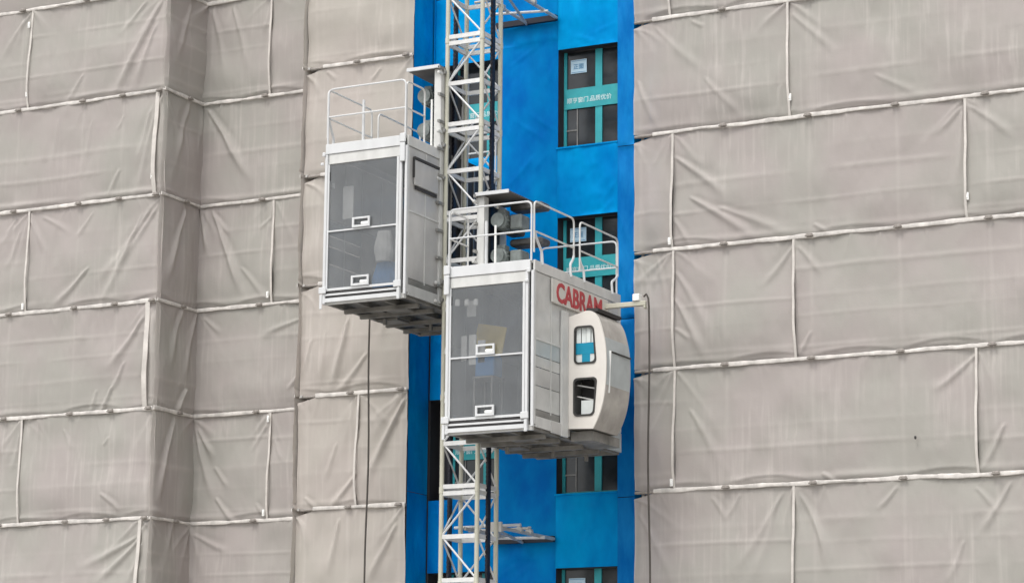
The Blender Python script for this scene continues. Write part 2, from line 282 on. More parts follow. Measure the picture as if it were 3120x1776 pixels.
def net_panel(parent, plane, c, a0, a1, zt, zb, key, stds, m, seed, sgn=-1, gap_left=False, edges=()):
    """plane 'x': sheet runs along X at y=c and faces -Y; plane 'y': runs along Y at x=c and faces sgn*X."""
    fine = zb > 13.5 and zt < 28 and a1 - a0 > 0.02 and (plane == 'y' or a1 > -12.3) and a0 < 9.8
    res = 0.022 if fine else 0.16
    nx = max(3, int((a1-a0)/res)+1); nz = max(4, int((zt-zb)/res)+1)
    X = np.linspace(a0, a1, nx)[:, None]*np.ones((1, nz)); Zz = np.linspace(zb, zt, nz)[None, :]*np.ones((nx, 1))
    t = (zt-Zz)/(zt-zb); R = np.random.RandomState(seed)
    w = np.clip(np.minimum(X-a0, a1-X)/0.25, 0, 1)
    belly = (0.035+0.035*R.rand())*np.sin(np.pi*np.clip(t, 0, 1)**1.9)*(0.8+0.2*w)
    belly *= 1 + 0.8*smooth_noise(nx, nz, (max(2, int((a1-a0)/0.9)), 2), seed+1)
    o = belly.copy()
    # scalloped fullness just above the lower hem
    sc = smooth_noise(nx, 1, (max(2, int((a1-a0)/0.6)), 1), seed+9) + .45
    o += 0.03*np.clip(sc, 0, 1)*np.exp(-((t-0.95)/0.03)**2)
    U = ((X-2.24)/1.49) % 1.0; sp = np.floor((X-2.24)/1.49).astype(int)
    am = np.array([0.2+R.rand() for _ in range(40)])[np.mod(sp, 40)]
    za = zb+0.05+(0.10*am)*4*U*(1-U)
    if fine:
        o += 0.024*am*4*U*(1-U)*np.where(Zz > za, np.exp(-np.abs(Zz-za)/0.10), np.exp(-((Zz-za)/0.022)**2))
    dust = np.zeros_like(o)
    tight = np.ones_like(o)
    for e_ in edges:                                         # outer edges are laced tight to an upright
        tight *= np.clip(np.abs(X-e_)/0.30, 0, 1)**.6
        dust += 0.5*np.exp(-((X-e_)/0.022)**2)
    o *= tight
    if fine:
        o += 0.045*smooth_noise(nx, nz, (max(2, int((a1-a0)/0.5)), 4), seed+2)
        o += 0.018*smooth_noise(nx, nz, (max(2, int((a1-a0)/0.16)), 5), seed+3)
        o += 0.005*smooth_noise(nx, nz, (max(2, int((a1-a0)/0.07)), 14), seed+4)
        for s_ in stds:                                      # the net drapes over the uprights behind it
            if a0-.1 < s_ < a1+.1:
                g = np.exp(-((X-s_)/0.03)**2); o += 0.009*g*np.clip(1.1-t, 0, 1); dust += 0.24*g*(0.4+0.6*np.clip(1-t, 0, 1))
        for k in range(1, 5):                                # packing creases across the sheet
            st_ = R.choice([0.25, 0.6, 1.0, 1.25]); zc = zt - 0.12 - 0.42*k + 0.05*R.randn() + 0.03*smooth_noise(nx, 1, (max(2, int((a1-a0)/1.2)), 1), seed+20+k)
            g = np.exp(-((Zz-zc)/(0.03+.025*R.rand()))**2); vis = np.clip(0.75+1.6*smooth_noise(nx, 1, (max(2, int((a1-a0)/0.8)), 1), seed+30+k), 0.05, 1)*st_
            o += 0.007*g*vis; dust += 0.26*g*vis
            o += 0.004*np.tanh((Zz-zc)/0.05)*vis
        for f in FOLDS[key]:
            p = np.array(f[:2]); q = np.array(f[2:4])
            if not (zb-.02 <= (p[1]+q[1])/2 <= zt+.02) or max(p[0], q[0]) < a0-.1 or min(p[0], q[0]) > a1+.1: continue
            L = np.hypot(*(q-p)); e = (q-p)/L
            al = ((X-p[0])*e[0]+(Zz-p[1])*e[1])/L
            pe = -(X-p[0])*e[1]+(Zz-p[1])*e[0]
            pe = pe + 0.03*L*np.sin(al*3.0+seed)             # folds are never straight
            wd = 0.022+0.050*np.clip(al, 0, 1)*min(L, 1.3)
            lw = np.clip((al+.02)/0.10, 0, 1)*np.clip((1.08-al)/0.35, 0, 1)
            amp = 0.0092*f[4]
            g = np.exp(-(pe/wd)**2)
            o += lw*amp*1.15*(g - 0.3*np.exp(-((pe-2.1*wd)/(1.5*wd))**2) - 0.2*np.exp(-((pe+2.3*wd)/(1.6*wd))**2))
            dust += 0.05*f[4]*lw*g
        for cx_, dr_ in ((a0, 1), (a1, -1)):                 # slack fans out of the top corners
            for _ in range(R.randint(1, 4)):
                sl_ = dr_*(0.15+1.3*R.rand()); ln = 0.5+1.1*R.rand()
                dz_ = np.clip(zt-Zz, 0, 3); pe = ((X-cx_)-sl_*dz_*(1-.12*dz_))/math.hypot(1, sl_); al = dz_*math.hypot(1, sl_)/ln; wd = 0.02+0.06*np.clip(al, 0, 1)
                g = np.exp(-(pe/wd)**2)*np.clip(1.1-al, 0, 1)*np.clip(al/.08, 0, 1)
                o += (0.010+.014*R.rand())*g; dust += 0.07*g
        for _ in range(int(3*(a1-a0))):                      # small gathers hanging from the top hem
            xs = a0+R.rand()*(a1-a0); sl_ = R.randn()*0.25; ln = 0.15+0.5*R.rand()
            pe = (X-xs)-sl_*(zt-Zz); wd = 0.012+0.03*np.clip((zt-Zz)/ln, 0, 1)
            o += 0.011*np.exp(-(pe/wd)**2)*np.clip(1-(zt-Zz)/ln, 0, 1)
    Z2 = Zz.copy()
    if gap_left:                                             # the loose corner droops below the pipe
        Z2 -= 0.11*np.clip((0.42-(X-a0))/0.42, 0, 1)**0.7*np.clip(1-t*7, 0, 1)
        Z2 += 0.05*np.clip((0.35-(X-a0))/0.35, 0, 1)*np.clip((t-.9)*10, 0, 1)*0.6
    v = np.zeros((nx*nz, 3)); o = o+0.02
    if plane == 'x': v[:, 0] = X.ravel(); v[:, 1] = c-o.ravel()
    else: v[:, 1] = X.ravel(); v[:, 0] = c+sgn*o.ravel()
    v[:, 2] = Z2.ravel()
    idx = np.arange(nx*nz).reshape(nx, nz)
    q = np.stack([idx[:-1, :-1], idx[1:, :-1], idx[1:, 1:], idx[:-1, 1:]], -1).reshape(-1, 4)
    me = bpy.data.meshes.new('net_sheet'); n_ = len(q)
    me.vertices.add(len(v)); me.vertices.foreach_set('co', v.ravel())
    me.loops.add(n_*4); me.loops.foreach_set('vertex_index', q.ravel().astype(np.int32))
    me.polygons.add(n_); me.polygons.foreach_set('loop_start', np.arange(0, n_*4, 4, dtype=np.int32))
    me.polygons.foreach_set('use_smooth', np.ones(n_, bool)); me.update(calc_edges=True)
    at = me.attributes.new('dust', 'FLOAT', 'POINT'); at.data.foreach_set('value', np.clip(dust, 0, .8).ravel().astype(np.float32))
    me.materials.append(m)
    return link('net_sheet', me, parent)

def hem(parent, plane, c, a0, a1, z, seed, sgn=-1, lo=False, name='hem'):
    """folded hem of the net laced round the pipe: a flattened, slightly wavering roll"""
    R = np.random.RandomState(seed); n = max(4, int((a1-a0)/0.07)); mb = MB()
    xs = np.linspace(a0, a1, n); sm = np.convolve(R.randn(n+12), np.ones(7)/7, 'same')[6:6+n]; s2 = np.convolve(R.randn(n+12), np.ones(5)/5, 'same')[6:6+n]
    prof = [(0.0, -1), (.014, -.8), (.022, 0), (.014, .8), (0, 1)]
    for k, x in enumerate(xs):
        h = 0.034+0.010*s2[k]; zc = z+0.010*sm[k]
        for (po, ph) in prof:
            off = 0.052+po
            p = (x, c-off) if plane == 'x' else (c+sgn*off, x)
            mb.v.append((p[0], p[1], zc+ph*h))
    m = len(prof)
    for k in range(n-1):
        for j in range(m-1):
            a = k*m+j; mb.f.append((a, a+1, a+m+1, a+m))
    mb.f.append(tuple(range(m))); mb.f.append(tuple((n-1)*m+j for j in range(m))[::-1])
    return mb.build(name, MT['hem'], parent, smooth=True)

def seam(parent, plane, c, a, zt, zb, w, seed, sgn=-1, name='seam_strip', m='seam'):
    R = np.random.RandomState(seed); n = 26; mb = MB()
    ph = R.rand()*6
    for k in range(n):
        z = zt-.03 - (zt-zb-.05)*k/(n-1); t = k/(n-1)
        x = a+0.009*math.sin(t*4+ph)+.003*math.sin(t*19+ph); off = 0.045+0.07*math.sin(math.pi*t**1.9)
        for dx, dy in ((-w/2, 0), (-w/2, .018), (w/2, .018), (w/2, 0)):
            o = off+dy
            mb.v.append((x+dx, c-o, z) if plane == 'x' else (c+sgn*o, x+dx, z))
    for k in range(n-1):
        for j in range(3):
            i = k*4+j; mb.f.append((i, i+1, i+5, i+4))
    return mb.build(name, MT[m], parent)

_cm = MB().bbox(-.055, .055, -.05, .03, -.032, .026, .012).tube([(-.07, -.03, -.012), (.07, -.03, -.012)], .014, 6).mesh('coupler', MT['coupler'])
_cl = MB().bbox(-.026, .026, -.012, .012, -.062, .062, .008).bbox(-.014, .014, -.02, -.01, -.03, .03, .004).mesh('seam_clip', MT['clip'])

def block(root, plane, c, a0, a1, seams, key, stds, m, seed, sgn=-1, gap_left=False, clips=(), wide=(), edges=()):
    for li, (zb, zt) in enumerate(zip(LIFTS, LIFTS[1:])):
        sm_ = sorted(seams.get(zt, []))                      # nets are 5.1 m wide: carry the joints on past the ends
        if sm_ and plane == 'x':
            while sm_[0]-a0 > 5.6: sm_.insert(0, sm_[0]-5.1)
            while a1-sm_[-1] > 5.6: sm_.append(sm_[-1]+5.1)
        cuts = [a0] + sm_ + [a1]
        cuts = [c_ for c_ in cuts if a0 <= c_ <= a1]
        for k in range(len(cuts)-1):
            net_panel(root, plane, c, cuts[k], cuts[k+1], zt, zb, key, stds, m, seed+li*31+k*7, sgn, gap_left and k == 0, edges)
        for s_ in sm_:
            seam(root, plane, c, s_, zt, zb, wide.get(zt, 0.04) if wide else 0.04, seed+li, sgn)
    for z in LIFTS:
        h0 = a0 + (0.36 if gap_left else 0)
        hem(root, plane, c, h0, a1, z, seed+z, sgn)
        lp = MB().tube([(a0+.06, c+.035, z), (a1-.02, c+.035, z)] if plane == 'x' else [(c-sgn*.035, a0+.06, z), (c-sgn*.035, a1, z)], 0.024, 8)
        if gap_left and plane == 'x':
            MB().tube([(a0+.02, c-.03, z-.012), (a0+.42, c-.03, z-.012)], .026, 8).build('pipe_end', MT['coupler'], root, smooth=True)
        lp.build('ledger', MT['pipe'], root, smooth=True)
        if 13 < z < 29:
            for s_ in stds:
                if a0+.26 < s_ < a1-.05:
                    p = (s_, c-.075, z+.004) if plane == 'x' else (c+sgn*.075, s_, z)
                    o = link('coupler', _cm, root, loc=p)
                    if plane == 'y': o.rotation_euler.z = math.pi/2
    for x, z in clips: link('seam_clip', _cl, root, loc=(x, c-.10, z))
    if plane == 'x':
        for s_ in stds:
            MB().tube([(s_, c+.06, 0), (s_, c+.06, 31.4)], 0.024, 8).build('upright', MT['pipe'], root, smooth=True)
            MB().tube([(s_, c+.95, 0), (s_, c+.95, 31.4)], 0.024, 8).build('upright', MT['pipe'], root, smooth=True)
        for z in LIFTS:
            MB().box(a0+.05, a1-.05, c+.15, c+.9, z-.06, z-.02).build('walkway_plank', MT['plank'], root)

rs = thing('netted_scaffold', 'wide grey netted scaffold wall to the right of the blue strip', 'scaffold', (2.1, 1.8, 0), 'netted scaffold bays round the tower'); rs.location = (0, 0, 0)
block(rs, 'x', 1.8, 2.115, 20.0, {31: [6.1], 29: [3.3], 27: [7.9], 25: [4.92, 9.95], 23: [2.83, 7.87], 21: [2.85, 4.97, 9.9], 19: [2.85, 7.94], 17: [4.90, 9.9], 15: [2.9, 8.0], 13: [5.0, 10], 11: [2.9, 8.0]},
      'R', STD_R, MT['net'], 100, gap_left=True, edges=(2.115,), clips=[(4.95, 23.33), (2.79, 21.13), (7.89, 21.37), (2.81, 17.12)])
MB().bbox(6.945, 6.98, 1.66, 1.69, 17.59, 17.64, .008).build('tear', MT['dark'], rs)
ls = thing('netted_scaffold', 'projecting grey netted scaffold bay at the far left showing its side face', 'scaffold', (0, 0, 0), 'netted scaffold bays round the tower')
block(ls, 'x', 1.8, -24.0, -7.455, {27: [-10.69], 25: [-7.66, -12.8], 23: [-10.53], 21: [-7.70, -12.8], 19: [-10.48], 17: [-7.72, -12.7], 29: [-7.7], 15: [-10.5]},
      'L', STD_L, MT['net'], 300, clips=[(-10.73, 26.68), (-10.71, 25.3), (-10.57, 21.12), (-7.70, 23.36)], wide={25: .085, 21: .10, 17: .07}, edges=(-7.455,))
block(ls, 'y', -7.5, 1.665, 2.99, {}, 'V', [2.45], MT['net'], 500, sgn=1, edges=(1.665,))
ss = thing('netted_scaffold', 'recessed grey netted scaffold strip next to the far left bay', 'scaffold', (0, 0, 0), 'netted scaffold bays round the tower')
block(ss, 'x', 3.0, -7.49, -4.0, {27: [-5.96], 23: [-5.79], 19: [-5.75], 15: [-5.8]}, 'S', STD_S, MT['net'], 700, clips=[(-5.86, 21.17), (-5.77, 18.85), (-5.82, 17.13)])
ts = thing('netted_scaffold', 'narrow warm grey netted scaffold bay behind the upper cage, beside the blue', 'scaffold', (0, 0, 0), 'netted scaffold bays round the tower')
block(ts, 'x', 1.8, -4.40, -2.19, {19: [-3.17]}, 'T', STD_T, MT['net_warm'], 900, gap_left=True, edges=(-4.40, -2.19))
block(ts, 'y', -4.37, 1.67, 2.93, {}, 'N', [], MT['net_warm'], 960, sgn=-1)

# ------------------------------------------------------------------ building behind: walls, blue sheets, windows
bd = thing('building', 'tower wall wrapped in blue sheeting between the netted scaffolds, with dark window openings', 'building')
MB().box(-24, -4.0, 4.15, 5, 0, 32).box(-4.3, -2.3, 3.0, 5, 0, 32).box(2.3, 20, 3.0, 5, 0, 32).build('wall', MT['dark_wall'], bd)
FL = 3.02; WT = [24.94 + FL*k for k in range(-8, 3)]; WH = 1.765

def sheet(x0, x1, z0, z1, y, m, seed, plane='x', wr=0.015, vertical=False):
    """crumpled blue sheet"""
    res = 0.035 if z1 > 13 and z0 < 28 else .3
    nx = max(4, int((x1-x0)/res)); nz = max(4, int((z1-z0)/res))
    X = np.linspace(x0, x1, nx)[:, None]*np.ones((1, nz)); Z = np.linspace(z0, z1, nz)[None, :]*np.ones((nx, 1))
    H = max(2, int((z1-z0)/0.9)); V = max(2, int((x1-x0)/0.45))
    o = wr*3*smooth_noise(nx, nz, (V, H), seed) + wr*1.6*smooth_noise(nx, nz, (V*3, H*2), seed+1) + wr*.6*smooth_noise(nx, nz, (V*7, H*(2 if vertical else 7)), seed+2)
    R = np.random.RandomState(seed)
    for _ in range(int(5*(x1-x0)*(z1-z0)**.5)):
        p = np.array([x0+R.rand()*(x1-x0), z0+R.rand()*(z1-z0)]); an = (math.pi/2+.35*R.randn()) if vertical else R.rand()*math.pi
        e = np.array([math.cos(an), math.sin(an)]); L = .2+.5*R.rand()
        al = ((X-p[0])*e[0]+(Z-p[1])*e[1])/L; pe = -(X-p[0])*e[1]+(Z-p[1])*e[0]
        o += wr*.9*np.exp(-(pe/.028)**2)*np.clip(1-np.abs(al), 0, 1)
    v = np.zeros((nx*nz, 3)); edge = np.clip(np.minimum(np.minimum(X-x0, x1-X), np.minimum(Z-z0, z1-Z))/.06, 0, 1)
    o = np.clip(o*edge, -.02, .06)
    if plane == 'x': v[:, 0] = X.ravel(); v[:, 1] = y-o.ravel()
    else: v[:, 1] = X.ravel(); v[:, 0] = y+o.ravel()
    v[:, 2] = Z.ravel(); idx = np.arange(nx*nz).reshape(nx, nz)
    q = np.stack([idx[:-1, :-1], idx[1:, :-1], idx[1:, 1:], idx[:-1, 1:]], -1).reshape(-1, 4)
    me = bpy.data.meshes.new('blue_sheet'); me.from_pydata(v.tolist(), [], q.tolist()); me.materials.append(m)
    for p in me.polygons: p.use_smooth = True
    return link('blue_sheet', me, bd)

zs = [0] + [WT[k] + 0.02 for k in range(len(WT))]
BW = MB()                                                   # masonry behind the sheets with window openings left open
LX0, LX1, RX0, RX1 = -2.16, -0.82, 0.33, 1.486
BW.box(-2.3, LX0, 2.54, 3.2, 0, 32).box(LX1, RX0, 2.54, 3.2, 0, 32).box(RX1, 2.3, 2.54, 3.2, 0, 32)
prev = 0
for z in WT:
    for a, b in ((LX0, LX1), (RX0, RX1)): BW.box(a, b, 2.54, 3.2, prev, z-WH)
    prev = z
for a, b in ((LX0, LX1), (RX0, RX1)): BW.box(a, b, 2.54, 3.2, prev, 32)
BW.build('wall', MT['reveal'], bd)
sd = 2000
prev = None
for k, z in enumerate(WT):
    z0 = z-WH-(FL-WH); 
    sheet(LX1, RX0-.004, z0+.18, z+.18, 2.50, MT['blue'], sd+k)                              # between the windows
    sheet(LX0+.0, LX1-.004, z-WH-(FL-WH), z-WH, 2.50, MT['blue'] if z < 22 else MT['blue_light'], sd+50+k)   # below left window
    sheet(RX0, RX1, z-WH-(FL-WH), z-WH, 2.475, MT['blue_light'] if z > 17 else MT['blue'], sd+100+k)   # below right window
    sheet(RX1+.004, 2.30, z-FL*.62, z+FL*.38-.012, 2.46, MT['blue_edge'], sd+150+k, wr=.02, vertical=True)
    sheet(1.80, 2.50, z-FL*.55, z+FL*.45-.01, -2.188, MT['blue_light'], sd+200+k, plane='y', wr=.008)  # side return coloured lighter to offset the shade it stands in
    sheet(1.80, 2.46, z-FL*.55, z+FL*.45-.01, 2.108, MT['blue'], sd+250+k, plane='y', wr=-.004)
# dark slit where the blue sheet is lapped, left of the hoist mast
MB().box(-2.165, -2.135, 2.47, 2.498, 24.94, 32).build('lap_joint', MT['blue'], bd)

GL = text_mesh('顺亨窗门.品质优价', 0.105, MT['lettering'], .001, 0.0012)
LAB = text_mesh('正面', 0.105, MT['sticker_blue'], .001, 0.0015)
def window(x0, x1, zt, yf, left, label=None):
    """teal filmed frame with four dark panes, a wide lettered transom and a sticker"""
    zb = zt-WH; W_ = x1-x0
    f = MB()
    xm0 = x0+(.53 if not left else .60)*W_; 
    jl = x0+.0; 
    f.box(jl, jl+.055, yf, yf+.05, zb, zt); f.box(x1-.03, x1, yf, yf+.05, zb, zt)
    f.box(jl+.055, x1-.03, yf, yf+.05, zb, zb+.05)
    f.box(xm0, xm0+.13, yf-.006, yf+.044, zb+.05, zt-.002)
    o = f.build('window', MT['teal'], bd)
    b = MB().box(jl+.02, x1-.01, yf-.02, yf-.008, zt-1.04, zt-.68)
    b.build('transom_film', MT['teal'], o)
    for a, c_ in ((jl+.055, xm0), (xm0+.13, x1-.03)):
        MB().box(a, c_, yf+.02, yf+.03, zt-.70, zt-.004).build('pane', MT['glass'], o)
        MB().box(a, c_, yf+.02, yf+.03, zb+.05, zt-1.02).build('pane', MT['glass'], o)
    s_ = MB().box(jl+.25, jl+.27, yf+.004, yf+.018, zb+.05, zt-1.04); s_.build('glazing_bar', MT['zinc'], o)
    MB().box(jl+.055, jl+.25, yf+.003, yf+.019, zb+.33, zb+.355).build('glazing_bar', MT['zinc'], o)
    t = link('lettering', GL, o, loc=(jl+.07, yf-.0225, zt-.93)); t.rotation_euler = (math.pi/2, 0, 0)
    if not left:
        sx = x0+.13
        st = MB().bbox(sx, sx+.31, yf-.002, yf+.010, zt-.40, zt-.15, .004); st.build('sticker', MT['sticker'], o)
        bl = MB(); e = .018
        bl.box(sx+e, sx+.31-e, yf-.006, yf-.003, zt-.40+e, zt-.40+e+.008).box(sx+e, sx+.31-e, yf-.006, yf-.003, zt-.15-e-.008, zt-.15-e)
        bl.build('sticker_border', MT['sticker_blue'], o)
        l2 = link('lettering', LAB, o, loc=(sx+.05, yf-.006, zt-.315)); l2.rotation_euler = (math.pi/2, 0, 0)
    return o
for z in WT:
    window(RX0+.02, RX1+.02, z-.005, 2.68, False)
    window(-1.86, LX1, z-.005, 2.80, True)
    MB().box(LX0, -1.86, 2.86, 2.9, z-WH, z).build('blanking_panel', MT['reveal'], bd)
    MB().box(RX0-.02, RX1, 2.455, 2.49, z-WH-.03, z-WH-.002).build('window_sill', MT['blue_light'], bd)

# ------------------------------------------------------------------ hoist mast
mast = thing('hoist_mast', 'cream and white lattice hoist mast standing between the two cages', 'mast')
SEC = 1.502; Z0 = 24.43 - 16*SEC; H = .325
tubeM = MB().tube([(0, 0, .004), (0, 0, SEC-.004)], .038, 10).tube([(0, 0, .0), (0, 0, .05)], .044, 10).tube([(0, 0, SEC-.05), (0, 0, SEC)], .044, 10).mesh('corner_tube', MT['cream'], True)
barM = MB().box(-H+.03, H-.03, -.02, .02, -.035, .035).mesh('crossbar', MT['mast_white'])
brM = MB().tube([(-H+.02, 0, 0), (H-.02, 0, SEC/2-.09)], .017, 6).mesh('brace', MT['white'], True)
brD = MB().tube([(H-.02, 0, 0), (-H+.02, 0, SEC/2-.09)], .017, 6).mesh('brace', MT['white'], True)
for k in range(0, 20):
    z = Z0+k*SEC
    for sx in (-H, H):
        for sy in (-H, H): link('corner_tube', tubeM, mast, loc=(sx, sy, z))
    for a in range(4):
        ca, sa = math.cos(a*math.pi/2), math.sin(a*math.pi/2); px, py = (0*ca+H*sa, -H*ca)
        for zz in (z+.055, z+SEC/2, z+SEC-.055):
            if (zz == z+.055 and k > 0) or zz != z+.055:
                o = link('crossbar', barM, mast, loc=(px, py, zz)); o.rotation_euler.z = a*math.pi/2
        lo, up = (brD, brM) if a in (0, 2) else (brM, brD)
        if a == 1: lo, up = brD, brM
        o = link('brace', lo, mast, loc=(px, py, z+.09)); o.rotation_euler.z = a*math.pi/2
        o = link('brace', up, mast, loc=(px, py, z+SEC/2+.03)); o.rotation_euler.z = a*math.pi/2
for sx in (-1, 1):
    rk = MB().box(sx*.352-.022, sx*.352+.022, -.045, .045, .5, 30)
    rk.build('rack', MT['black'], mast)
    th = MB()
    for j in range(170): th.box(sx*.352-.02, sx*.352+.02, -.058, -.045, 14.5+j*.075, 14.535+j*.075)
    t_ = th.build('rack_teeth', MT['black'], mast); t_['kind'] = 'stuff'

# tie frames from mast to wall
def tie(z, label):
    t = thing('mast_tie', label, 'bracket', (0, 0, z), 'tie frames from mast to wall')
    for x in (-.27, .33): MB().tube([(x, .36, 0), (x, 2.40, 0)], .03, 8).build('tie_tube', MT['pipe'], t, smooth=True)
    MB().tube([(-.6, .62, .05), (.62, .62, .05)], .024, 8).build('tie_tube', MT['white'], t, smooth=True)
    MB().tube([(-.62, 1.15, .05), (.50, 1.15, .05)], .024, 8).build('tie_tube', MT['pipe'], t, smooth=True)
    MB().tube([(-.55, 1.65, -.03), (.42, 1.9, -.03)], .024, 8).build('tie_tube', MT['white'], t, smooth=True)
    MB().tube([(.30, .40, -.04), (-.25, 2.38, -.04)], .024, 8).build('tie_brace', MT['pipe'], t, smooth=True)
    MB().box(-.85, .34, 2.36, 2.44, -.05, .05).build('wall_beam', MT['black'], t)
    MB().box(.15, .42, .33, .37, -.08, .08).build('mast_clamp', MT['pipe'], t)
    for y in (1.15, 1.5):
        c_ = MB(); 
        c_.tube([(.33, y-.04, .03), (.33, y+.04, .03)], .058, 10); c_.bbox(.30, .36, y-.02, y+.02, .088, .12, .008)
        c_.build('tie_coupler', MT['pipe'], t)
    for y in (.8, 1.5): MB().bbox(-.32, -.22, y-.05, y+.05, -.05, .06, .01).build('tie_coupler', MT['pipe'], t)
tie(25.51, 'upper steel tie frame with couplers between mast and wall, near the picture top')
tie(16.37, 'lower steel tie frame with two ring couplers near the bottom of the picture')

# ------------------------------------------------------------------ cages
def guard(name, pts, parent, m, r=.016, rad=.10): 
    return MB().tube(round_path(pts, rad), r, 8).build(name, m, parent, smooth=True)

def make_cage(x0, z0, label, mast_right, with_cab):
    c = thing('hoist_cage', label, 'hoist cage', (x0, -1.5, z0), 'the two hoist cages on the mast')
    Wd, D, Ht = 1.56, 3.2, 2.67
    P = lambda mb, n, m, **k: mb.build(n, MT[m], c, **k)
    # floor and grimy underside
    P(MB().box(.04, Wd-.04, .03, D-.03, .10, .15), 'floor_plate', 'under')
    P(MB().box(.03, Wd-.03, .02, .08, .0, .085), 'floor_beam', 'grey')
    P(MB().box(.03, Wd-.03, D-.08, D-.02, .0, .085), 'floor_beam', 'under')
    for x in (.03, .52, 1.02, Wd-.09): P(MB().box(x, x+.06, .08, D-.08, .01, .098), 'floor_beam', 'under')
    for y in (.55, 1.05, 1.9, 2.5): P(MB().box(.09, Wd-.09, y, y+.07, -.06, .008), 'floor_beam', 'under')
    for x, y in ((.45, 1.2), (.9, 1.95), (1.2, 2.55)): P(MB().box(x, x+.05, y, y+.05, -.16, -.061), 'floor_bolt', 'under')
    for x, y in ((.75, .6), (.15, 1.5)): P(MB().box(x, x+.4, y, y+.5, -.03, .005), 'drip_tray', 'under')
    # roof
    P(MB().box(.05, Wd-.02, .02, D-.02, Ht-.05, Ht-.01), 'roof', 'grey')
    P(MB().bbox(.02, Wd-.06, -.02, .03, Ht-.17, Ht, .006), 'roof_fascia', 'white')
    P(MB().bbox(.03, Wd-.03, D-.04, D, Ht-.17, Ht, .006), 'roof_fascia', 'grey')
    for xa in (0.0, Wd-.03): P(MB().bbox(xa, xa+.035, .02, D-.03, Ht-.17, Ht, .006), 'roof_fascia', 'grey')
    P(MB().bbox(.08, Wd-.14, -.004, .04, Ht-.34, Ht-.175, .004), 'lintel', 'grey')
    # corner posts and door guides
    for x in (.0, Wd-.06):
        for y in (.02, D-.08): P(MB().box(x, x+.06, y, y+.06, .10, Ht-.18), 'corner_post', 'grey')
    P(MB().bbox(Wd-.035, Wd+.012, -.03, .019, .05, Ht-.175, .006), 'corner_post', 'white')
    P(MB().box(Wd-.13, Wd-.085, -.035, .02, .0, Ht-.18), 'door_guide', 'white')
    P(MB().box(Wd-.165, Wd-.14, -.03, .02, .20, Ht-.35), 'door_guide', 'white')
    P(MB().bbox(.02, .075, -.035, .02, .0, Ht-.18), 'door_guide', 'white')
    cx = (Wd-.12) if mast_right else -.015
    P(MB().bbox(cx, cx+.11, -.07, -.036, Ht-.13, Ht+.02, .012), 'pulley_cover', 'white')
    P(MB().bbox(cx+.005, cx+.10, -.065, -.036, Ht-.45, Ht-.135, .01), 'counterweight_guide', 'white')
    ox = -.02 if mast_right else Wd-.10
    P(MB().bbox(ox, ox+.06, -.06, -.036, Ht-.21, Ht-.14, .01), 'guide_bracket', 'white')
    P(MB().bbox(ox-.03, ox+.03, -.06, -.036, Ht-.36, Ht-.31, .01), 'door_latch', 'white')
    P(MB().bbox(.08, .115, -.012, .015, Ht-.62, Ht-.47, .006), 'limit_switch', 'dark')
    # door
    dr = MB().box(.09, Wd-.17, .0, .016, .22, Ht-.35); do = dr.build('door', MT['door'], c)
    MB().box(.085, Wd-.165, -.022, -.001, .215, .255).build('door_rail', MT['white'], do)
    MB().box(.085, Wd-.165, -.018, -.001, 1.19, 1.215).build('door_rail', MT['white'], do)
    for x in (.078, Wd-.185): MB().box(x, x+.028, -.02, -.001, .256, Ht-.35).build('door_rail', MT['white'], do)
    for z in (1.22, .258):
        h = MB(); a, b = .57, .90; h.box(a, b, -.05, -.024, z, z+.035).box(a, b, -.05, -.024, z+.135, z+.165).box(a, a+.035, -.05, -.024, z+.035, z+.135).box(b-.035, b, -.05, -.024, z+.035, z+.135)
        h.build('door_handle', MT['white'], do)
        MB().bbox(a+.16, b-.03, -.045, -.025, z+.036, z+.085, .012).build('handle_plate', MT['clip'], do)
    for x in (-.035, Wd-.20): P(MB().bbox(x, x+.14, -.06, -.038, .17, .28, .01), 'door_stop', 'white')
    # sill rails under the door
    P(MB().box(.04, Wd-.14, -.03, .02, .135, .165), 'sill_rail', 'white')
    P(MB().box(.05, Wd-.14, -.012, .015, .166, .20), 'sill_gap', 'dark')
    P(MB().box(.05, Wd-.14, -.012, .019, .095, .134), 'sill_gap', 'dark')
    P(MB().box(.04, Wd-.12, -.03, .018, .03, .094), 'sill_rail', 'white')
    P(MB().bbox(Wd-.135, Wd-.08, -.06, -.036, -.03, .16, .008), 'hinge_bracket', 'white')
    P(MB().bbox(-.02, .03, -.05, -.036, -.08, .16, .008), 'hinge_bracket', 'white')
    # side walls
    for sx, out in ((0.0, -1), (Wd, 1)):
        xa, xb = (sx+.012, sx+.03) if out < 0 else (sx-.03, sx-.012)
        near_mast = (out > 0) == mast_right
        ys = [.08, .62, 1.16, 1.8, 2.45, D-.08]
        for k in range(5):
            ya, yb = ys[k]+.014, ys[k+1]-.014
            if near_mast or k > 1:
                P(MB().box(xa, xb, ya, yb, .34, 1.42), 'side_panel', 'panel' if near_mast else 'poly')
            else:
                for za_, zb_, mm in ((.34, .70, 'poly'), (.712, .99, 'panel_reflect'), (1.002, 1.17, 'poly'), (1.182, 1.42, 'bluegrey')):  # tinted bands put reflections on the cage side into the panel colours
                    P(MB().box(xa, xb, ya, yb, za_, zb_), 'side_panel', mm)
            P(MB().box(xa, xb, ya, yb, 1.45, Ht-.18), 'side_panel', 'panel' if near_mast else 'poly')
        for y in ys[1:-1]:
            P(MB().box(sx-.034 if out > 0 else sx+.004, sx-.004 if out > 0 else sx+.034, y-.012, y+.012, .30, Ht-.18), 'side_post', 'grey')
        P(MB().box(sx-.02 if out > 0 else sx, sx if out > 0 else sx+.02, .08, D-.08, 1.421, 1.449), 'side_rail', 'grey')
        P(MB().box(sx-.025 if out > 0 else sx, sx+.004 if out > 0 else sx+.025, .085, 1.28 if with_cab and out > 0 else D-.08, .055, .225), 'kick_plate', 'grey')
